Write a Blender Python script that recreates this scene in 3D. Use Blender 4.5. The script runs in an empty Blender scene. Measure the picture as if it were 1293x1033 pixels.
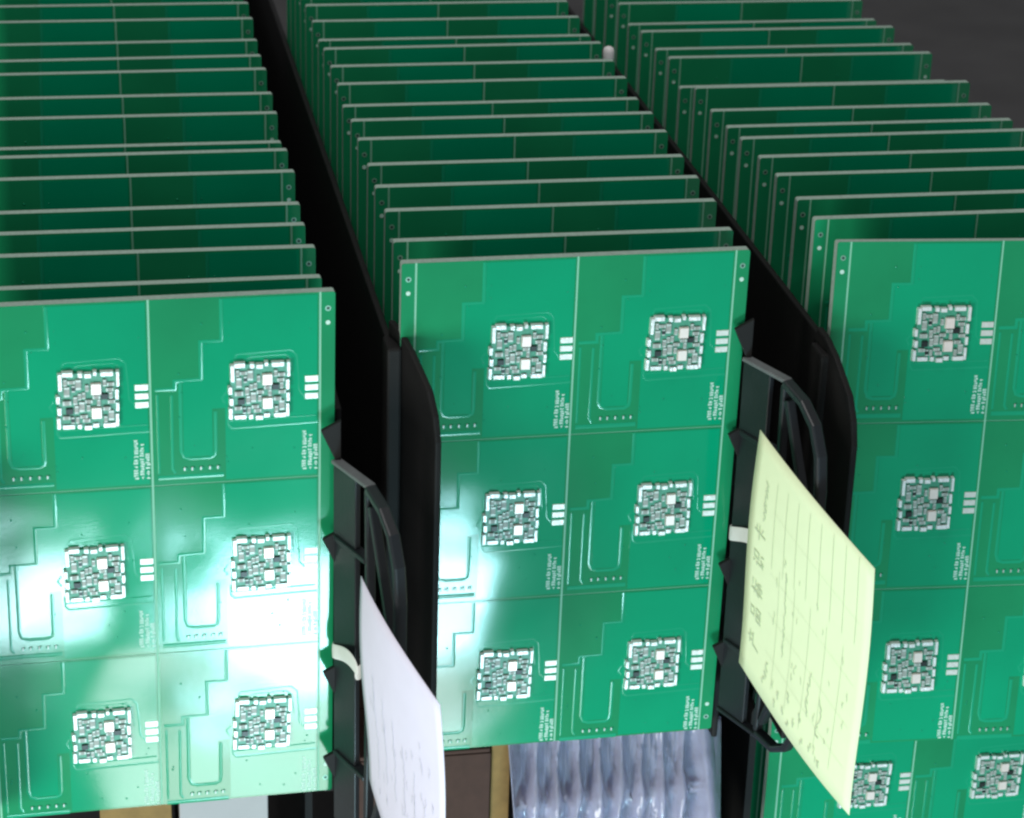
import bpy, bmesh, math, random
from mathutils import Vector, Matrix, Euler
random.seed(7)
sc = bpy.context.scene
C = sc.collection
MM = 0.001
def V(x, y, z): return Vector((x*MM, y*MM, z*MM))

# ------------------------------------------------------------------ camera
cam = bpy.data.cameras.new('camera'); camo = bpy.data.objects.new('camera', cam); C.objects.link(camo)
camo.location = V(-180.08, -803.75, 516.50)
camo.rotation_euler = (1.1478, -0.0296, -0.1800)
cam.sensor_width = 36.0; cam.lens = 3023.37*36.0/1293.0
cam.clip_start = 0.02; cam.clip_end = 50
cam.dof.use_dof = True; cam.dof.focus_distance = 0.92; cam.dof.aperture_fstop = 26
sc.camera = camo
# ------------------------------------------------------------------ world and lamps (indoor: no sun)
w = bpy.data.worlds.new('World'); sc.world = w; w.use_nodes = True
bg = w.node_tree.nodes['Background']; bg.inputs[0].default_value = (0.93, 0.97, 1.0, 1); bg.inputs[1].default_value = 0.20
def area(name, loc, target, sx, sy, power, col):
    l = bpy.data.lights.new(name, 'AREA'); l.shape = 'RECTANGLE'; l.size = sx; l.size_y = sy; l.energy = power; l.color = col
    o = bpy.data.objects.new(name, l); C.objects.link(o); o.location = loc
    o.rotation_euler = (target - loc).to_track_quat('-Z', 'Y').to_euler(); return o
area('bench_lamp', V(40, -800, -405), V(-20, 0, 100), 0.20, 0.10, 4.2, (0.48, 0.88, 1.0))
area('bench_lamp_small', V(-168, -800, -362), V(-150, 0, 100), 0.075, 0.06, 0.75, (0.60, 0.92, 1.0))
area('left_fill_lamp', V(-760, -900, -260), V(30, -40, 70), 0.45, 0.45, 10.5, (1.0, 1.0, 0.93))  # added fill from low on the left, brightens the paper tags
area('bench_glow', V(10, -800, -545), V(-20, 0, 100), 0.27, 0.15, 1.6, (0.92, 0.98, 1.0))
area('ceiling_lamp', V(-150, -260, 1650), V(0, 150, 150), 0.8, 0.8, 10.5, (1.0, 0.97, 0.95))
sc.view_settings.view_transform = 'Standard'; sc.view_settings.look = 'None'
sc.view_settings.gamma = 1; sc.view_settings.exposure = 0; sc.view_settings.use_curve_mapping = False
sc.cycles.filter_width = 2.4
sc.render.resolution_x = 1024; sc.render.resolution_y = 818

# ------------------------------------------------------------------ materials
def mat(name, col, rough=0.5, metal=0.0, coat=0.0, coat_r=0.05, spec=0.5, noise=None, bump=None, trans=0.0):
    """noise=(scale, amount): mottled colour;  bump=[(scale, distance_mm, detail), ...]"""
    m = bpy.data.materials.new(name); m.use_nodes = True; nt = m.node_tree; b = nt.nodes['Principled BSDF']
    b.inputs['Base Color'].default_value = (*col, 1); b.inputs['Roughness'].default_value = rough
    b.inputs['Metallic'].default_value = metal; b.inputs['Coat Weight'].default_value = coat
    b.inputs['Coat Roughness'].default_value = coat_r; b.inputs['Specular IOR Level'].default_value = spec
    b.inputs['Transmission Weight'].default_value = trans
    tc = nt.nodes.new('ShaderNodeTexCoord')
    if noise or bump:
        geo = nt.nodes.new('ShaderNodeNewGeometry')      # world position, so that every board differs
    if noise:
        n = nt.nodes.new('ShaderNodeTexNoise'); n.inputs['Scale'].default_value = noise[0]; n.inputs['Detail'].default_value = 4
        nt.links.new(geo.outputs['Position'], n.inputs['Vector'])
        mx = nt.nodes.new('ShaderNodeMix'); mx.data_type = 'RGBA'
        a = noise[1]
        mx.inputs[6].default_value = (*[c*(1-a) for c in col], 1); mx.inputs[7].default_value = (*[min(1, c*(1+a)) for c in col], 1)
        nt.links.new(n.outputs['Fac'], mx.inputs[0]); nt.links.new(mx.outputs[2], b.inputs['Base Color'])
    if bump:
        prev = None
        for s, d, det in bump:
            n = nt.nodes.new('ShaderNodeTexNoise'); n.inputs['Scale'].default_value = s; n.inputs['Detail'].default_value = det
            nt.links.new(geo.outputs['Position'], n.inputs['Vector'])
            bp = nt.nodes.new('ShaderNodeBump'); bp.inputs['Strength'].default_value = 1; bp.inputs['Distance'].default_value = d*MM
            nt.links.new(n.outputs['Fac'], bp.inputs['Height'])
            if prev: nt.links.new(prev.outputs[0], bp.inputs['Normal'])
            prev = bp
        nt.links.new(prev.outputs[0], b.inputs['Normal'])
        nt.links.new(prev.outputs[0], b.inputs['Coat Normal'])
    return m
WARP = [(26, 0.75, 0), (70, .05, 0), (1200, 0.006, 2)]
M = dict(
 mask=mat('solder_mask', (0.011, 0.246, 0.102), 0.5, coat=0.8, coat_r=0.105, spec=.0, noise=(24, .24), bump=WARP),
 pour=mat('solder_mask_over_copper', (0.0005, 0.300, 0.145), 0.5, coat=1.0, coat_r=0.095, spec=.0, noise=(20, .18), bump=WARP),
 trace=mat('solder_mask_trace', (0.010, 0.31, 0.16), 0.45, coat=0.6, coat_r=0.16, spec=.0),
 core=mat('glass_fibre_edge', (0.32, 0.43, 0.36), 0.7, noise=(700, .3), bump=[(1500, .05, 3)]),
 groove=mat('scored_groove', (0.22, 0.52, 0.36), 0.6),
 tin=mat('tinned_pad', (0.72, 0.73, 0.68), 0.38, metal=0.35, noise=(900, .15), bump=[(700, .12, 2)]),
 copperhole=mat('plated_hole', (0.22, 0.42, 0.32), 0.4, metal=0.3),
 hole=mat('drill_hole', (0.02, 0.05, 0.04), 0.8),
 silk=mat('white_silkscreen', (0.50, 0.72, 0.62), 0.6, noise=(1800, .4)),
 modbase=mat('module_board', (0.05, 0.27, 0.17), 0.4, noise=(1200, .5)),
 chipdark=mat('black_chip', (0.012, 0.016, 0.016), 0.4),
 crystal=mat('crystal_can', (0.86, 0.74, 0.69), 0.35, metal=0.3, noise=(800, .1)),
 ceram=mat('ceramic_component', (0.30, 0.33, 0.30), 0.5, noise=(900, .6)),
 dull=mat('dull_solder', (0.50, 0.56, 0.52), 0.45, metal=0.3, noise=(900, .5)),
 solder=mat('solder_fillet', (0.88, 0.90, 0.89), 0.35, metal=0.3, noise=(1100, .3), bump=[(900, .2, 2)]),
 black=mat('black_rack_plastic', (0.011, 0.0105, 0.0105), 0.65, spec=0.2, noise=(80, .25), bump=[(900, .05, 3)]),
 charcoal=mat('charcoal_handle_plastic', (0.013, 0.0155, 0.019), 0.42, spec=0.5, noise=(60, .2), bump=[(700, .06, 3)]),
 lip=mat('highlit_plastic_edge', (0.13, 0.135, 0.14), 0.45, noise=(200, .3)),  # paler grey paints the highlight on the handle's top edge
 paper_y=mat('yellow_green_paper', (0.75, 0.83, 0.53), 0.85, noise=(90, .04), bump=[(60, .25, 2)]),
 paper_w=mat('white_paper', (0.76, 0.72, 0.86), 0.85, noise=(90, .04), bump=[(60, .25, 2)]),
 ink=mat('grey_print', (0.54, 0.61, 0.41), 0.9),
 inkw=mat('pale_print', (0.66, 0.65, 0.71), 0.9),
 strap=mat('white_strap', (0.78, 0.77, 0.74), 0.5, noise=(300, .08)),
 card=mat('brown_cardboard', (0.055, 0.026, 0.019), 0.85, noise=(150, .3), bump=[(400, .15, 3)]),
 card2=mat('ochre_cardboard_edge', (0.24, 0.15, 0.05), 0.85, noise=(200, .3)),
 whitebox=mat('white_box', (0.36, 0.36, 0.37), 0.6, noise=(120, .08)),
 table=mat('dark_bench_mat', (0.105, 0.10, 0.10), 0.75, noise=(12, .35), bump=[(300, .3, 4)]),
 red=mat('red_plastic', (0.45, 0.02, 0.04), 0.4),
 whitecap=mat('white_cap', (0.85, 0.80, 0.80), 0.4),
)
pm = bpy.data.materials.new('clear_blister_plastic'); pm.use_nodes = True; b = pm.node_tree.nodes['Principled BSDF']
b.inputs['Base Color'].default_value = (0.78, 0.79, 0.98, 1); b.inputs['Roughness'].default_value = 0.06
b.inputs['Transmission Weight'].default_value = 0.68; b.inputs['IOR'].default_value = 1.45
M['pet'] = pm
_n = pm.node_tree.nodes.new('ShaderNodeTexNoise'); _n.inputs['Scale'].default_value = 130; _n.inputs['Detail'].default_value = 2
_g = pm.node_tree.nodes.new('ShaderNodeNewGeometry'); _b = pm.node_tree.nodes.new('ShaderNodeBump'); _b.inputs['Distance'].default_value = .0012; _b.inputs['Strength'].default_value = 1
pm.node_tree.links.new(_g.outputs['Position'], _n.inputs['Vector']); pm.node_tree.links.new(_n.outputs['Fac'], _b.inputs['Height']); pm.node_tree.links.new(_b.outputs[0], b.inputs['Normal'])

# ------------------------------------------------------------------ helpers
def mesh(name, verts, faces, m, mi=None, smooth=False):
    me = bpy.data.meshes.new(name); me.from_pydata([tuple(c*MM for c in v) for v in verts], [], faces)
    for x in (m if isinstance(m, (list, tuple)) else [m]): me.materials.append(x)
    if mi:
        for p, i in zip(me.polygons, mi): p.material_index = i
    bm = bmesh.new(); bm.from_mesh(me)
    bmesh.ops.recalc_face_normals(bm, faces=bm.faces)
    bm.to_mesh(me); bm.free()
    if smooth:
        for p in me.polygons: p.use_smooth = True
    return me
class MB:
    def __init__(s): s.v = []; s.f = []; s.mi = []
    def box(s, x0, x1, y0, y1, z0, z1, i=0, taper=0.0):
        n = len(s.v); t = taper
        # taper shrinks the y0 (front) face a little so that edges catch light
        s.v += [(x0+t, y0, z0+t), (x1-t, y0, z0+t), (x1-t, y0, z1-t), (x0+t, y0, z1-t), (x0, y1, z0), (x1, y1, z0), (x1, y1, z1), (x0, y1, z1)]
        s.f += [tuple(n+k for k in q) for q in ((0,1,2,3),(7,6,5,4),(0,4,5,1),(1,5,6,2),(2,6,7,3),(3,7,4,0))]; s.mi += [i]*6
    def prism(s, poly, y0, y1, i=0):
        n = len(s.v); k = len(poly)
        s.v += [(x, y0, z) for x, z in poly] + [(x, y1, z) for x, z in poly]
        s.f += [tuple(range(n, n+k)), tuple(range(n+2*k-1, n+k-1, -1))]; s.mi += [i, i]
        for a in range(k):
            c = (a+1) % k; s.f.append((n+a, n+k+a, n+k+c, n+c)); s.mi.append(i)
    def strip(s, pts, wd, y, h, prof=((-.5,0),(-.28,.75),(0,1),(.28,.75),(.5,0))):
        # low rounded ridge on the plane y, raised towards -y, along a polyline of (x, z)
        P = [Vector(p) for p in pts]; n = len(s.v); k = len(prof)
        for a, p in enumerate(P):
            d0 = (P[a]-P[a-1]).normalized() if a else None
            d1 = (P[a+1]-P[a]).normalized() if a < len(P)-1 else None
            d = ((d0 or d1)+(d1 or d0)).normalized(); nrm = Vector((-d.y, d.x))
            sc_ = 1/max(.5, abs(nrm.dot(Vector((-(d1 or d0).y, (d1 or d0).x)))))
            for q, r in prof:
                o = p+nrm*q*wd*sc_; s.v.append((o.x, y-h*r, o.y))
        for a in range(len(P)-1):
            for c in range(k-1):
                s.f.append((n+a*k+c, n+a*k+c+1, n+(a+1)*k+c+1, n+(a+1)*k+c)); s.mi.append(0)
    def disc(s, cx, cz, r, y0, y1, i=0, seg=14, inner=0):
        ring = [(cx+r*math.cos(2*math.pi*a/seg), cz+r*math.sin(2*math.pi*a/seg)) for a in range(seg)]
        s.prism(ring, y0, y1, i)
    def build(s, name, m, smooth=False): return mesh(name, s.v, s.f, m, s.mi, smooth)
def rounded(x0, x1, z0, z1, rs, seg=5):
    out = []
    for (cx, cz, a0, r) in ((x1, z1, 0, rs[0]), (x0, z1, 90, rs[1]), (x0, z0, 180, rs[2]), (x1, z0, 270, rs[3])):
        sx = -1 if cx == x1 else 1; sz = -1 if cz == z1 else 1
        if r <= 0: out.append((cx, cz)); continue
        for k in range(seg+1):
            a = math.radians(a0+90*k/seg); out.append((cx+sx*r+r*math.cos(a), cz+sz*r+r*math.sin(a)))
    return out
def obj(name, me, parent=None, loc=None):
    o = bpy.data.objects.new(name, me); C.objects.link(o)
    if parent: o.parent = parent
    if loc: o.location = V(*loc)
    return o
def empty(name, loc, rot=(0,0,0)):
    o = bpy.data.objects.new(name, None); C.objects.link(o); o.location = V(*loc); o.rotation_euler = rot; o.empty_display_size = .02; return o
def tag(o, label, cat, group=None, kind=None):
    o['label'] = label; o['category'] = cat
    if group: o['group'] = group
    if kind: o['kind'] = kind
    return o

# ------------------------------------------------------------------ setting
g = MB(); g.box(-1500, 2500, -40, 3500, -262, -240); tb = obj('bench_top', g.build('bench_top', M['table'])); tb['kind'] = 'structure'

# ------------------------------------------------------------------ circuit board
CW, CH, MG = 60.0, 69.46, 5.31
W = CW+MG; H = 3*CH+.2; TH = 4.0; LIFT = 0.2     # front of the slabs is y = 0, the fibre core starts at y = LIFT
ROWZ = [2*CH, CH, 0.0]
SEP = [H, 2*CH-2.4, CH-2.4, 0.0]
gc = 0.4; gh = 0.2
def core_mesh():
    m = MB(); m.prism(rounded(-W, W, 0, H, (1.0,)*4), LIFT, TH, 0)
    mi = m.mi; mi[1] = 1; mi[0] = 2
    return m.build('core', [M['core'], M['mask'], M['groove']])
ME = {}
ME['core'] = core_mesh()
def rail_mesh(s):
    m = MB()
    p = rounded(CW+gc, W, 0, H, (1.0, 0, 0, 1.0))
    if s < 0: p = [(-x, z) for x, z in reversed(p)]
    m.prism(p, 0, LIFT+.05); return m.build('rail', M['mask'])
ME['rail'] = [rail_mesh(-1), rail_mesh(1)]
ME['unit'] = []
for r in range(3):
    m = MB(); m.box(gc, CW-gc, 0, LIFT+.05, SEP[r+1]+(gh if r < 2 else 0)-ROWZ[r], SEP[r]-(gh if r else 0)-ROWZ[r])
    ME['unit'].append(m.build('board_unit', M['mask']))
def pour_mesh(top, bot):
    m = MB()
    m.prism([(25.9, top), (59.0, top), (59.0, bot), (26.2, bot), (26.2, 27), (21.6, 27), (21.6, 8.6), (11.3, 8.6), (11.3, 38.6), (18.5, 38.6), (18.5, 53.2), (25.9, 53.2)], -.10, .02)
    return m.build('copper_pour', M['pour'])
ME['pour'] = [pour_mesh(H-ROWZ[0]-.7, -1.3), pour_mesh(66.2, -1.3), pour_mesh(66.2, .8)]
def traces_mesh(r):
    m = MB(); top = H-ROWZ[0]-.7 if r == 0 else 66.3; Y = -.04
    for pts, wd in (
      ([(25.2, top), (25.2, 53.0), (17.8, 53.0), (17.8, 38.6), (8.6, 38.4), (8.6, 35.3), (1.6, 35.3)], 1.25),
      ([(7.4, 33), (7.2, 4), (8.2, 2.2)], 1.0),
      ([(2.4, 33.5), (2.4, 2.4)], .9),
      ([(10.5, 38), (10.4, 11), (11.4, 8.4), (13.6, 7.6), (20.6, 7.6), (22.2, 8.6), (22.6, 10.6), (22.7, 25.8)], 1.25),
      ([(27.2, 24.5), (27.4, 20.4), (28.6, 18.9), (59.2, 19.6)], 1.5),
      ([(29.5, 45.5), (30.2, 47.6), (49.6, 48.4), (51.8, 46.2), (52.4, 37), (52.6, 32.4), (54.4, 30.2)], 1.0),
      ([(34, 45.4), (35.5, 46.3), (47.8, 46.6), (49.8, 44.8), (50.6, 36.4)], .7),
      ([(26.4, 33), (25.0, 31), (26.2, 28.8)], 1.2),
      ([(2.0, .6), (25.4, .6)], 1.7)):
        m.strip(pts, wd, Y, .08)
    m.strip([(27.6, 21.6), (58.6, 22.2)], .6, Y-.06, .12)
    rv = random.Random(40+r)
    for k in range(14):
        m.disc(rv.uniform(3, 57), rv.uniform(4, 62), rv.uniform(.28, .42), -.16, .0, 0, 8)
    o = m.build('copper_traces', M['trace'], True); return o
ME['traces'] = [traces_mesh(r) for r in range(3)]
def text_mesh():
    rnd = random.Random(3); m = MB()
    for c, (x, z1) in enumerate(((54.4, 17.0), (56.6, 15.4), (58.6, 11.6))):     # three lines of tiny print turned on their side
        z = .8
        while z < z1-1.2:
            h = rnd.uniform(.7, .95)
            for k in range(3):
                a = x-.75+rnd.random()*.35; b_ = x+.75-rnd.random()*.35
                if rnd.random() < .8: m.box(a, b_, -.16, -.05, z+k*h/3, z+k*h/3+.2)
            xx = x+rnd.choice((-.7, 0, .6)); m.box(xx-.2, xx+.2, -.165, -.05, z, z+h*.85)
            if rnd.random() < .5:
                xx = x+rnd.choice((-.5, .3)); m.box(xx-.2, xx+.2, -.17, -.05, z, z+h*.6)
            z += h+(.16 if rnd.random() < .85 else .6)
    return m.build('printed_text', M['silk'])
ME['text'] = text_mesh()
m = MB(); m.box(-2.45, 2.45, -.35, .0, -1.2, 1.2, taper=.2); ME['pad'] = m.build('contact_pad', M['tin'])
def smd_mesh():
    m = MB()
    for x in (11.2, 13.9, 17.0, 20.2, 23.0):
        m.box(x, x+.45, -.4, 0, 3.2, 4.4, 1); m.box(x+.5, x+1.1, -.45, 0, 3.2, 4.4, 0); m.box(x-.5, x-.05, -.35, 0, 3.3, 4.3, 0, .1)
    return m.build('component_row', [M['trace'], M['dull']])
ME['smd'] = smd_mesh()
# module, origin at its centre, 20.6 mm square
MS = 10.3
m = MB(); m.box(-MS, MS, -1.1, .0, -MS, MS); ME['module'] = m.build('module', M['modbase'])
def ring_mesh():
    m = MB(); rnd = random.Random(11)
    def pad(a, b_, side):
        d = 1.75+rnd.random()*.35; h = -1.75-rnd.random()*.3
        e = MS+.45+rnd.uniform(-.45, .5); a += rnd.uniform(-.25, .25); b_ += rnd.uniform(-.25, .25)
        if side == 0: m.box(a, b_, h, .0, e-d, e, 0, .2)
        if side == 1: m.box(a, b_, h, .0, -e, -e+d, 0, .2)
        if side == 2: m.box(-e, -e+d*.85, h, .0, a, b_, 0, .2)
        if side == 3: m.box(e-d*.7, e, h, .0, a, b_, 0, .2)
    for side, runs in ((0, ((-9, -5), (-3.6, -1.9), (-1.5, 1.2), (1.6, 3.1), (4.4, 9))), (1, ((-9.2, -5.0), (-4.2, -2.4), (-1.9, 1.0), (1.4, 3.4), (4.6, 9.2))),
                       (2, ((-10.6, -6.4), (-5.4, -2.2), (-1.0, 2.4), (3.8, 10.6))), (3, ((-10.6, -5.2), (-4.4, -1), (-.2, 4.2), (5.2, 10.6)))):
        for a, b_ in runs: pad(a, b_, side)
    return m.build('solder_pads', M['solder'])
ME['ring'] = ring_mesh()
def small_mesh():
    m = MB(); rnd = random.Random(5); occ = [(-6.6, -3.8, 1.4, 1.2), (5.6, 1.3, 1.4, 1.3), (2.7, 4.4, 2.2, 2.5), (2.7, -4.8, 2.2, 2.5)]
    n = 0
    for t in range(3000):
        wx, wz = rnd.choice(((.7, 1.5), (1.3, .65), (.6, 1.2), (.95, 1.9), (1.5, .8)))
        x, z = rnd.uniform(-7.9, 8.3), rnd.uniform(-7.6, 7.6)
        if any(abs(x-a) < c+wx and abs(z-b_) < d+wz for a, b_, c, d in occ): continue
        occ.append((x, z, wx+.12, wz+.12)); n += 1
        h = -1.1-rnd.uniform(.45, .95); kind = rnd.random()
        if wz > wx:
            m.box(x-wx, x+wx, h, -1.05, z-wz*.55, z+wz*.55, 0 if kind < .8 else 2); m.box(x-wx, x+wx, h-.06, -1.05, z+wz*.55, z+wz, 1, .06); m.box(x-wx, x+wx, h-.06, -1.05, z-wz, z-wz*.55, 1, .06)
        else:
            m.box(x-wx*.55, x+wx*.55, h, -1.05, z-wz, z+wz, 0 if kind < .8 else 2); m.box(x+wx*.55, x+wx, h-.06, -1.05, z-wz, z+wz, 1, .06); m.box(x-wx, x-wx*.55, h-.06, -1.05, z-wz, z+wz, 1, .06)
        if n > 36: break
    return m.build('small_components', [M['ceram'], M['dull'], M['chipdark']])
ME['small'] = small_mesh()
m = MB(); m.box(-1.9, 1.9, -2.3, -1.05, -2.2, 2.2, 0, .25); ME['crystal'] = m.build('crystal', M['crystal'])
m = MB(); m.box(-1.25, 1.25, -1.9, -1.05, -1.1, 1.1, 0, .12); ME['chip'] = m.build('chip', M['chipdark'])
m = MB(); m.disc(0, 0, .85, -.12, .02); ME['dot'] = m.build('fiducial_dot', M['silk'])
m = MB(); m.disc(0, 0, 1.05, -.10, .02, 0); m.disc(0, 0, .55, -.16, .02, 1); ME['hole'] = m.build('tooling_hole', [M['copperhole'], M['hole']])

def make_board(loc, rot, full):
    e = empty('circuit_board', loc, rot)
    obj('core', ME['core'], e)
    for i, s in enumerate((-1, 1)):
        r = obj('rail', ME['rail'][i], e)
        for z, k in ((H-6.2, 'hole'), (H-11.6, 'dot')) + (((12.0, 'dot'), (6.0, 'hole')) if full else ()):
            obj('tooling_hole' if k == 'hole' else 'fiducial_dot', ME[k], r, (s*(CW+MG*.52), 0, z))
    for r in range(3):
        for c in range(2):
            ox = -CW if c == 0 else 0.0
            u = obj('board_unit', ME['unit'][r], e, (ox, 0, ROWZ[r]))
            if not full and r > 0: continue
            obj('copper_pour', ME['pour'][r], u); obj('copper_traces', ME['traces'][r], u)
            if not full: continue
            obj('printed_text', ME['text'], u)['kind'] = 'stuff'
            obj('component_row', ME['smd'], u)['kind'] = 'stuff'
            for k in range(3): obj('contact_pad', ME['pad'], u, (57.0, -.02, 33.3+(k-1)*3.35))
            md = obj('module', ME['module'], e, (ox+38.6+random.uniform(-.25, .25), -.1, ROWZ[r]+33.6+random.uniform(-.25, .25))); md.rotation_euler = (0, random.uniform(-.02, .02), 0)
            obj('solder_pads', ME['ring'], md)['kind'] = 'stuff'
            obj('small_components', ME['small'], md)['kind'] = 'stuff'
            for z in (4.4, -4.8): obj('crystal', ME['crystal'], md, (2.7, 0, z))
            obj('chip', ME['chip'], md, (-6.6, 0, -3.8)); obj('chip', ME['chip'], md, (5.6, 0, 1.3))
    return e
ORD = ['front', 'second', 'third', 'fourth', 'fifth', 'sixth', 'seventh', 'eighth', 'ninth', 'tenth', 'eleventh', 'twelfth', 'thirteenth', 'fourteenth', 'fifteenth', 'sixteenth', 'seventeenth', 'eighteenth', 'nineteenth', 'twentieth']
COLS = {
 'left':   dict(x=-158.05, front=((-158.39, -23.31, -.34), (.0177, .0048, .0325)), y0=-25.2, p=26.89, X=-1,
   dz=[-5.8, -4.2, -5.2, -6.0, -1.8, -1.9, -6.8, -2.4, -1.6, 1.4, -.1, -.4, 3.0, 3.7, 2, 4, 1], dx=[-1.3, -1, -1.5, -.9, -.4, -.4, -.9, -.1, -.1, -.1, 0, .4, .5, .3, 0, .3, .1]),
 'middle': dict(x=0, front=((-1.11, -.42, .70), (.0136, .0030, .0182)), y0=0, p=26.08, X=0,
   dz=[-1.9, .5, 1.4, 1.4, 3.6, 3.5, 1.9, 3.9, 4.5, 5.4, 2.0, 3.9, 5.0, 2, 4, 3, 5], dx=[.8, .6, .6, .6, .5, .5, .4, .6, .5, .6, .2, .6, .3, .3, .4, .2, .4]),
 'right':  dict(x=163.66, front=((159.65, -20.19, .52), (-.0993, .0239, -.0157)), y0=-4.04, p=26.96, X=1,
   dz=[2.3, .9, 1.2, .3, -.5, -3.8, -5.0, -2.6, -10.6, -4.0, -7.3, -6.1, -9.8, -6, -8, -5, -7], dx=[-.9, -.7, -.3, -.3, -.2, .3, .7, .5, .7, .9, .9, .9, .8, .8, .8, .8, .8]),
}
front_lab = {'left': 'brightly lit front circuit board in the left rack, washed out by white glare',
             'middle': 'front circuit board in the middle rack, white glare on its lower left',
             'right': 'front circuit board in the right rack, leaning back behind the yellow paper tag'}
for nm, c in COLS.items():
    loc, rot = c['front']
    tag(make_board(loc, rot, True), front_lab[nm], 'circuit board', 'circuit boards standing in the racks')
    for k, (dz, dx) in enumerate(zip(c['dz'], c['dx']), 1):
        # rotations follow the rear edge lines of the photograph: nearly square to the rack
        b_ = make_board((c['x']+dx, c['y0']+k*c['p'], dz), (random.uniform(-.004, .004), random.uniform(-.002, .002)+.001, random.uniform(-.006, .006)), False)
        tag(b_, '%s green circuit board from the front in the %s rack' % (ORD[k], nm), 'circuit board', 'circuit boards standing in the racks')
# the lower tier seen under the right rack
for k in range(3):
    b_ = make_board((163.2+k*.6, 27+k*27, -222.5-[0, 3, 1][k]), (0, .004, 0), k == 0)
    tag(b_, ['dim front circuit board of the lower tier under the right rack', 'second circuit board of the lower tier under the right rack', 'third circuit board of the lower tier under the right rack'][k],
        'circuit board', 'circuit boards of the lower tier')

# ------------------------------------------------------------------ racks
def sheet(poly2, a, b_, t):
    """prism of a (s, z) outline standing on the plan line a->b (x, y); t thickness (mm). Returns verts, faces."""
    A = Vector(a); B = Vector(b_); d = (B-A).normalized(); n = Vector((-d.y, d.x)); v = []
    for off in (-t/2, t/2):
        for s, z in poly2:
            p = A+d*s+n*off; v.append((p.x, p.y, z))
    k = len(poly2); f = [tuple(range(k)), tuple(range(2*k-1, k-1, -1))]+[(i, k+i, k+(i+1) % k, (i+1) % k) for i in range(k)]
    return v, f
def bar(pts, w_, t):
    """rectangular bar swept along 3-D points: w_ across (in z / plan), t thick."""
    v = []; f = []
    P = [Vector(p) for p in pts]
    up = Vector((.93, .37, 0))
    for i, p in enumerate(P):
        d = ((P[min(i+1, len(P)-1)]-P[max(i-1, 0)])).normalized(); s = d.cross(up).normalized(); u = up
        for a, c in ((-1, -1), (1, -1), (1, 1), (-1, 1)):
            q = p+s*a*w_/2+u*c*t/2; v.append(tuple(q))
    for i in range(len(P)-1):
        for k in range(4): f.append((i*4+k, i*4+(k+1) % 4, i*4+4+(k+1) % 4, i*4+4+k))
    f += [(3, 2, 1, 0), tuple(len(v)-4+k for k in range(4))]
    return v, f
def bevel(o, wd, seg=2):
    mo = o.modifiers.new('bevel', 'BEVEL'); mo.width = wd*MM; mo.segments = seg; mo.limit_method = 'ANGLE'; mo.angle_limit = .6; return o
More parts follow.
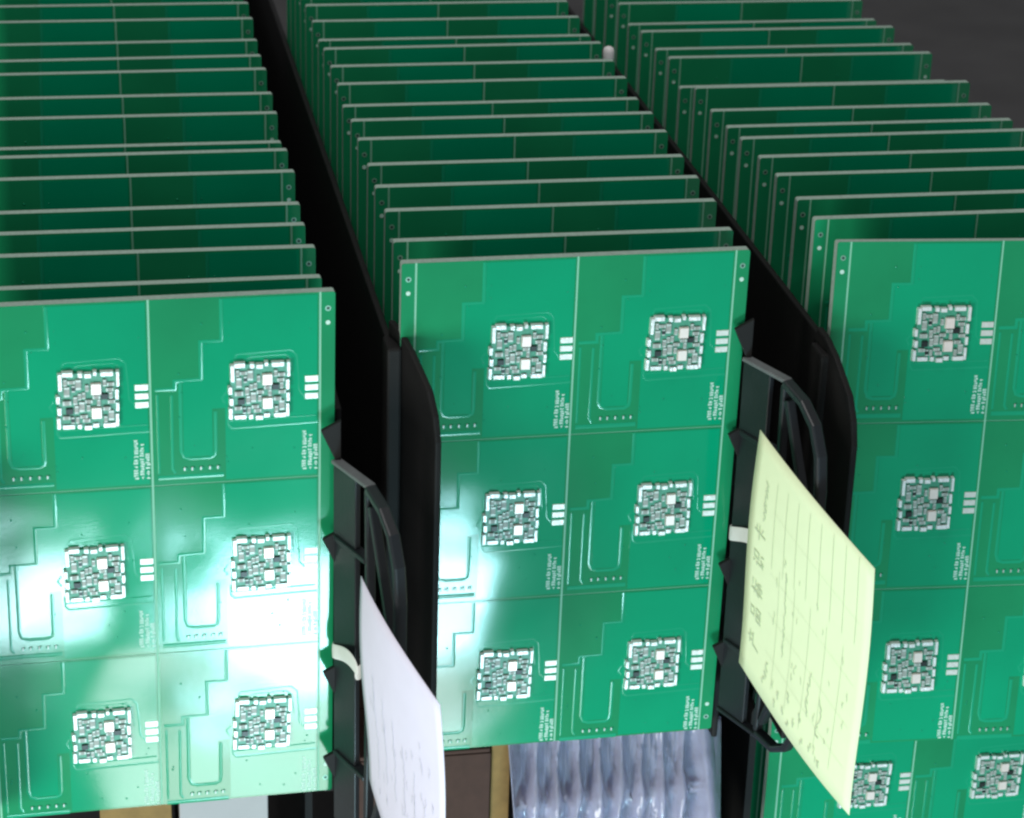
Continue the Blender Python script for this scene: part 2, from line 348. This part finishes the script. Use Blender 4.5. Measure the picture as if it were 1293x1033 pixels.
def rack(nm, cx, yf, ztop, zbot, label, lefty):
    """cx centre, yf y of the front board, handle from zbot to ztop"""
    e = empty('board_rack', (cx, yf, -8))
    def part(name, v, f, m, parent=e, bw=0.5):
        v = [(x-cx, y-yf, z+8) for x, y, z in v]
        return bevel(obj(name, mesh(name, v, f, m), parent), bw)
    def boxpart(name, x0, x1, y0, y1, z0, z1, m, bw=.6):
        b_ = MB(); b_.box(x0, x1, y0, y1, z0, z1); return part(name, b_.v, b_.f, m, e, bw)
    XL, XR = cx-W-3.6, cx+W+1.2
    boxpart('side_wall', XL, XL+2.6, yf+8, yf+900, -8, 173, M['black'], .8)
    boxpart('side_wall', XR, XR+2.6, yf+8, yf+900, -8, 160, M['black'], .8)
    for y in (60, 240, 430): boxpart('cross_bar', XL+2.4, XR+.2, yf+y, yf+y+12, -12, -6.5, M['black'], .8)
    # end plate at the left: solid with a rounded outer corner
    a = (XL+1.3, yf+9); b_ = (XL+lefty[0], yf+lefty[1]); L = (Vector(b_)-Vector(a)).length
    zt = lefty[2]
    out = [(0, 4), (L-6, 4), (L-2, 7), (L, 13), (L, zt-24), (L-2.5, zt-15), (L-8, zt-7), (L*.45, zt+2), (L*.2, zt+6), (0, zt+7)]
    part('end_plate', *sheet(out, a, b_, 2.6), M['black'], e, .7)
    boxpart('end_block', XL-2, XL+3.4, yf-5, yf+8.6, 2, zt+1, M['black'], 1.0)
    # handle at the right: flat plate then an open loop
    A = (cx+W+.4, yf-3.2); B = (A[0]+9.5, yf-25); Cc = (B[0]+7.5, yf-52)
    L1 = (Vector(B)-Vector(A)).length; L2 = (Vector(Cc)-Vector(B)).length
    hp = part('handle_plate', *sheet([(0, zbot), (L1*.66, zbot), (L1*.66, ztop), (0, ztop)], A, B, 2.2), M['charcoal'], e, .35)
    lip = lambda z, h: sheet([(-.2, z), (L1+1, z), (L1+1, z+h), (-.2, z+h)], A, B, 4.0)
    part('handle_lip', *lip(ztop+.05, 1.6), M['lip'], e, .5)
    part('handle_lip', *lip(zbot-1.65, 1.6), M['charcoal'], e, .5)
    for z in (ztop-30, zbot+30): part('handle_rib', *sheet([(1.5, z), (L1, z), (L1, z+2.0), (1.5, z+2.0)], A, B, 4.6), M['charcoal'], e, .4)
    def P(s, z):   # along the loop from B to C
        t = s; return (B[0]+(Cc[0]-B[0])*t, B[1]+(Cc[1]-B[1])*t, z)
    lp = [P(0, ztop), P(.45, ztop-3), P(.75, ztop-9), P(.93, ztop-19), P(1, ztop-32), P(1, (ztop+zbot)/2), P(1, zbot+26), P(.93, zbot+14), P(.75, zbot+5), P(.45, zbot), P(0, zbot)]
    part('handle_loop', *bar(lp, 3.0, 4.6), M['charcoal'], e, .8)
    part('handle_post', *bar([P(.0, ztop-1), P(.02, ztop-22), P(.06, (ztop+zbot)/2), P(.02, zbot+22), P(0, zbot+1)], 2.4, 3.6), M['charcoal'], e, .6)
    part('handle_brace', *bar([P(.1, ztop-6), P(.92, ztop-58)], 2.6, 3.6), M['charcoal'], e, .5)
    part('handle_brace', *bar([P(.1, zbot+6), P(.92, zbot+58)], 2.6, 3.6), M['charcoal'], e, .5)
    # pointed teeth that grip the front board
    for z, big in ((ztop+7, 1.25), (ztop-36, 1.15), (ztop-92, 1.15), (zbot+22, 1.15)):
        xx = cx+W; h = 9*big
        v, f = sheet([(0, z+h*.55), (4.6*big+1.5, z-h*.9), (4.6*big+1.5, z+h*.9)], (xx-4.4*big+.4, yf-3.4), (xx+10, yf-3.6), 2.0)
        part('tooth', v, f, M['black'], e, .3)
    # slotted ribs on the inner faces
    mb = MB()
    for k in range(17):
        y = yf+12+k*26.5
        mb.box(XR-3.4, XR+.1, y, y+9, -6, 150); mb.box(XL+2.5, XL+5.4, y, y+9, -6, 150)
    o = obj('slot_ribs', mesh('slot_ribs', [(x-cx, y-yf, z+8) for x, y, z in mb.v], mb.f, M['black']), e); o['kind'] = 'stuff'
    tag(e, label, 'rack', 'black slotted board racks')
    return A, B, Cc
hl = rack('left', -158.05, -26, 143.5, -8, 'black rack holding the left row of boards, white tag tied to its handle', (6, -32, 150))
hm = rack('middle', 0, -1, 165.5, 14.5, 'black rack holding the middle row of boards, yellow tag tied to its handle', (13, -34, 176))
hr = rack('right', 163.66, -6, 165.5, 14.5, 'black rack holding the right row of boards, its handle out of view', (4.6, -33, 168))

# ------------------------------------------------------------------ paper tags
def paper(name, LT, LB, RT, RB, m, bow, sag):
    nu, nv = 16, 16; v = []; f = []
    LT, LB, RT, RB = map(Vector, (LT, LB, RT, RB))
    n = (RT-LT).cross(LB-LT).normalized()
    if n.x > 0: n = -n
    def P(u, t):
        p = (LT*(1-u)+RT*u)*(1-t)+(LB*(1-u)+RB*u)*t
        p = p+n*(bow*4*u*(1-u))+Vector((0, 0, sag))*(4*u*(1-u))*(1-t)+n*(1.2*math.sin(t*5+u*3))
        return p
    for j in range(nv+1):
        for i in range(nu+1): v.append(tuple(P(i/nu, j/nv)))
    for j in range(nv):
        for i in range(nu): q = j*(nu+1)+i; f.append((q, q+1, q+nu+2, q+nu+1))
    o = obj(name, mesh(name, v, f, m, None, True))
    so = o.modifiers.new('thickness', 'SOLIDIFY'); so.thickness = .22*MM; so.offset = 0
    return o, P, n
def inkmesh(name, strokes, P, n, m, parent):
    """strokes: list of (points in (u,t), width in t units)"""
    v = []; f = []
    e = 1e-3
    for pts, wd in strokes:
        k0 = len(v)
        Q = [P(*p)+n*.45 for p in pts]
        for i, q in enumerate(Q):
            d = (Q[min(i+1, len(Q)-1)]-Q[max(i-1, 0)]).normalized(); s = d.cross(n).normalized()
            v += [tuple(q-s*wd/2), tuple(q+s*wd/2)]
        f += [(k0+2*i, k0+2*i+1, k0+2*i+3, k0+2*i+2) for i in range(len(Q)-1)]
    o = obj(name, mesh(name, v, f, m), parent); o['kind'] = 'stuff'; return o
def squiggle(rnd, u, t0, t1, amp, n):
    # handwriting running up the sheet (t decreasing)
    return [(u+rnd.uniform(-amp, amp), t0+(t1-t0)*i/n+rnd.uniform(-.008, .008)) for i in range(n+1)]
yo, YP, yn = paper('paper_tag', (65.6, -29, 148.0), (63.6, -29, 48.6), (95.0, -84, 117.0), (95.7, -84, 12.6), M['paper_y'], 2.0, 2.0)
tag(yo, 'pale yellow green paper tag with a printed form, hanging beside the right rack', 'paper tag', 'paper tags tied to the rack handles')
wo, WP, wn = paper('paper_tag', (-87.2, -62, 114.5), (-84.8, -62, 29.3), (-66.6, -115, 92.0), (-63.0, -115, -12), M['paper_w'], 2.4, 4.0)
tag(wo, 'white paper tag hanging in front of the left rack handle', 'paper tag', 'paper tags tied to the rack handles')
def cjk(parent, P, n, items, m, name):
    v = []; f = []
    for ch, u, t, size in items:
        cu = bpy.data.curves.new('glyph', 'FONT'); cu.body = ch; cu.size = 1; cu.resolution_u = 2
        o = bpy.data.objects.new('glyph', cu); C.objects.link(o)
        dg = bpy.context.evaluated_depsgraph_get(); me = bpy.data.meshes.new_from_object(o.evaluated_get(dg))
        k = len(v)
        for x in me.vertices: v.append(tuple(P(u-x.co.y*size*.0165, t-x.co.x*size*.0100)+n*.45))
        f += [tuple(k+i for i in p.vertices) for p in me.polygons]
        bpy.data.objects.remove(o); bpy.data.meshes.remove(me); bpy.data.curves.remove(cu)
    o = obj(name, mesh(name, v, f, m), parent); return o
cjk(yo, YP, yn, [(ch, .155, t, 6.6) for ch, t in zip('产品标识卡', (.86, .745, .635, .51, .40))], M['ink'], 'printed_title')
rnd = random.Random(21)
ST = [(squiggle(rnd, .14, .30, .15, .016, 30), .4)]
for i in range(8):                                   # ruled lines of the form
    u = .23+i*.095
    ST.append(([(u, .30-.012*i+k*.05) for k in range(-4, 4)], .17))
for i in range(5):
    u = .30+i*.13; ST.append(([(u, .42+k*.1) for k in range(6)], .14))
for t in (.22, .47, .64, .80):
    ST.append(([(.22+k*.14, t+.01*k) for k in range(6)], .09))
for i in range(26):
    u = rnd.uniform(.26, .9); t = rnd.uniform(.35, .95); ST.append((squiggle(rnd, u, t+.012, t-.012, .008, 5), .28))
ST += [(squiggle(rnd, .36, .74, .40, .010, 60), .35), (squiggle(rnd, .60, .83, .66, .015, 34), .4), (squiggle(rnd, .70, .86, .72, .02, 12), .5)]
for (u, t) in ((.23, .93), (.24, .90), (.25, .86), (.34, .95), (.36, .90), (.42, .93), (.47, .955), (.52, .92), (.60, .95), (.66, .93), (.74, .95), (.45, .86), (.56, .875)):
    ST.append((squiggle(rnd, u, t+.014, t-.014, .012, 6), .6))
inkmesh('printed_form', ST, YP, yn, M['ink'], yo)
ST = []
for i in range(6):
    u = .2+i*.12; ST.append((squiggle(rnd, u, .80-.02*i, .35+.03*i, .012, 26), .3))
for i in range(40):
    u = rnd.uniform(.1, .9); t = rnd.uniform(.3, .95); ST.append((squiggle(rnd, u, t+.015, t-.015, .01, 6), .26))
inkmesh('printed_form', ST, WP, wn, M['inkw'], wo)
def strap(A, B, z, label):
    # band around the flat handle plate with a short tail towards the paper
    A = Vector(A); B = Vector(B); d = (B-A).normalized(); n = Vector((-d.y, d.x));
    if n.y > 0: n = -n
    pl = [A+d*25+n*5.0, A+d*19+n*4.4, A+d*12+n*3.2, A+d*6+n*2.0, A-d*.2+n*1.8, A-d*1.6+n*.2, A-d*.8-n*1.8, A+d*8-n*1.9, A+d*17-n*1.9, A+d*18-n*.2, A+d*17+n*2.2]
    zz = [4.5, 6.5, 5.0, 2.5, 0, 0, 0, 0, 0, -.5, -1.2]
    v = []; f = []
    for i, p in enumerate(pl):
        for h in (-3.4, 3.4): v.append((p.x, p.y, z+zz[i]+h))
    f = [(2*i, 2*i+1, 2*i+3, 2*i+2) for i in range(len(pl)-1)]
    o = obj('tie_strap', mesh('tie_strap', v, f, M['strap'], None, True))
    so = o.modifiers.new('thickness', 'SOLIDIFY'); so.thickness = .7*MM; so.offset = 0
    sb = o.modifiers.new('sub', 'SUBSURF'); sb.levels = 2; sb.render_levels = 2
    tag(o, label, 'strap', 'white straps on the rack handles')
strap(hm[0], hm[1], 92.5, 'white strap round the handle plate holding the yellow paper tag')
strap(hl[0], hl[1], 66.0, 'white strap round the handle plate holding the white paper tag')

# ------------------------------------------------------------------ lower tier odds and ends
def blister(loc, rot, nx, ny, pw, ph, label):
    N = 12; v = []; f = []; X = nx*N; Yn = ny*N+1
    rb = random.Random(int(pw*10)); jit = [[(rb.uniform(-.12, .12), rb.uniform(-.15, .15), rb.uniform(.5, 1.3)) for _ in range(12)] for _ in range(12)]
    def hgt(x, y):
        ja, jc, jh = jit[int(y) % 12][int(x) % 12]
        a = min(1, max(0, x % 1.0+ja*math.sin((x % 1.0)*3.1416))); c = min(1, max(0, y % 1.0+jc*math.sin((y % 1.0)*3.1416)))
        e = min(a, 1-a)/.5; g_ = min(c, 1-c)/.5
        wv = .5+.22*math.sin(c*6.28+.6)                       # pockets with pinched, lens-shaped walls
        s = max(0, 1-(abs(a-.5)/(.46*max(.15, math.sin(c*3.1416)**.6)))**2)
        s2 = max(0, 1-(min(a, 1-a)/.2)**2)*max(0, math.cos(c*6.28))
        return jh*1.7*s**.5*(1-.45*s)-.6*s2+.10*math.sin(x*9+y*13)*s+.16*math.sin(a*25)*s
    rim = 1.2
    xs = [-rim*pw*.5, -rim*pw*.42]+[i*pw/N for i in range(X+1)]+[nx*pw+rim*pw*.42, nx*pw+rim*pw*.5, nx*pw+rim*pw*.5+.6, nx*pw+rim*pw*.5+5]
    ys = [j*ph/N for j in range(ny*N+1)]
    for yy in ys:
        for k, xx in enumerate(xs):
            inside = 0 <= xx <= nx*pw
            h = hgt(xx/pw-yy/ph*.45+4, yy/ph)*5.5 if inside else (2.5 if k in (0, len(xs)-3, len(xs)-2) else 0)
            v.append((xx, yy, -h if inside else h))
    k = len(xs)
    for j in range(len(ys)-1):
        for i in range(k-1): q = j*k+i; f.append((q, q+1, q+k+1, q+k))
    o = obj('blister_tray', mesh('blister_tray', v, f, M['pet'], None, True)); o.location = V(*loc); o.rotation_euler = rot
    so = o.modifiers.new('thickness', 'SOLIDIFY'); so.thickness = .45*MM
    return tag(o, label, 'plastic tray', 'clear blister trays under the middle rack')
blister((-11, -16, -62), (math.radians(62), 0, math.radians(2)), 8, 2, 8.9, 36, 'clear ribbed plastic blister tray on top below the middle board')
blister((-8, -4, -70), (math.radians(66), math.radians(2), math.radians(-3)), 7, 2, 9.7, 36, 'clear plastic blister tray behind the top one below the middle board')
def crate(name, x0, x1, y0, y1, z0, z1, m, label, cat, edge=None):
    e = empty(name, ((x0+x1)/2, (y0+y1)/2, z0)); cx, cy = (x0+x1)/2, (y0+y1)/2; t = 2.0; h = z1-z0
    def pt(nm, a, b_, c, d, p, q, mm=m):
        b = MB(); b.box(a-cx, b_-cx, c-cy, d-cy, p, q); bevel(obj(nm, b.build(nm, mm), e), .5)
    pt('panel', x0, x1, y0, y0+t, 0, h); pt('panel', x0, x1, y1-t, y1, 0, h)
    pt('panel', x0, x0+t, y0+t+.1, y1-t-.1, 0, h); pt('panel', x1-t, x1, y0+t+.1, y1-t-.1, 0, h)
    pt('flap', x0+.3, x1-.3, y0+.3, (y0+y1)/2-.4, h+.1, h+2, edge or m); pt('flap', x0+.3, x1-.3, (y0+y1)/2+.4, y1-.3, h+.1, h+2, edge or m)
    return tag(e, label, cat)
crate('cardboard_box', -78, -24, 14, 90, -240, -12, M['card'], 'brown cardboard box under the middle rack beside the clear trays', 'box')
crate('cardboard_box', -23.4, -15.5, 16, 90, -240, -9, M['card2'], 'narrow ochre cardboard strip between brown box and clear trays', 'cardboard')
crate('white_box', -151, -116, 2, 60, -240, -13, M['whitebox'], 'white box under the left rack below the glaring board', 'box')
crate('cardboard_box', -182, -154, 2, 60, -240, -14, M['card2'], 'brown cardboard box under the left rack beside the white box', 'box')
# lower rack walls (black) that close the gaps below
for x, lab in ((-97, 'left'), (70, 'middle'), (92, 'right')):
    b_ = MB(); b_.prism([(-1.5, -232), (1.5, -232), (1.5, -4), (.8, -2), (-.8, -2), (-1.5, -4)], 30, 470)
    o = obj('rack_wall', b_.build('rack_wall', M['black'])); o.location = V(x, 0, -8)
    tag(o, 'black lower tier rack wall under the %s rack' % lab, 'rack wall', 'black walls of the lower tier')
# small white cap on a red stem between the middle and right rows
e = empty('white_cap_pin', (71.5, 272, 160))
def lathe(prof, seg=16):
    v = []; f = []
    for r, z in prof:
        for a in range(seg): v.append((r*math.cos(2*math.pi*a/seg), r*math.sin(2*math.pi*a/seg), z))
    for i in range(len(prof)-1):
        for a in range(seg): f.append((i*seg+a, i*seg+(a+1) % seg, (i+1)*seg+(a+1) % seg, (i+1)*seg+a))
    f += [tuple(range(seg-1, -1, -1)), tuple(len(v)-seg+a for a in range(seg))]
    return v, f
obj('stem', mesh('stem', *lathe([(1.6, 0), (1.6, 43)]), M['red'], None, True), e)
obj('cap', mesh('cap', *lathe([(1.7, 42.2), (2.5, 42.6), (2.7, 44), (2.7, 47), (2.3, 48.6), (1.0, 49.4)]), M['whitecap'], None, True), e)
tag(e, 'tiny white cap on a red stem between the middle and right rows', 'pin')
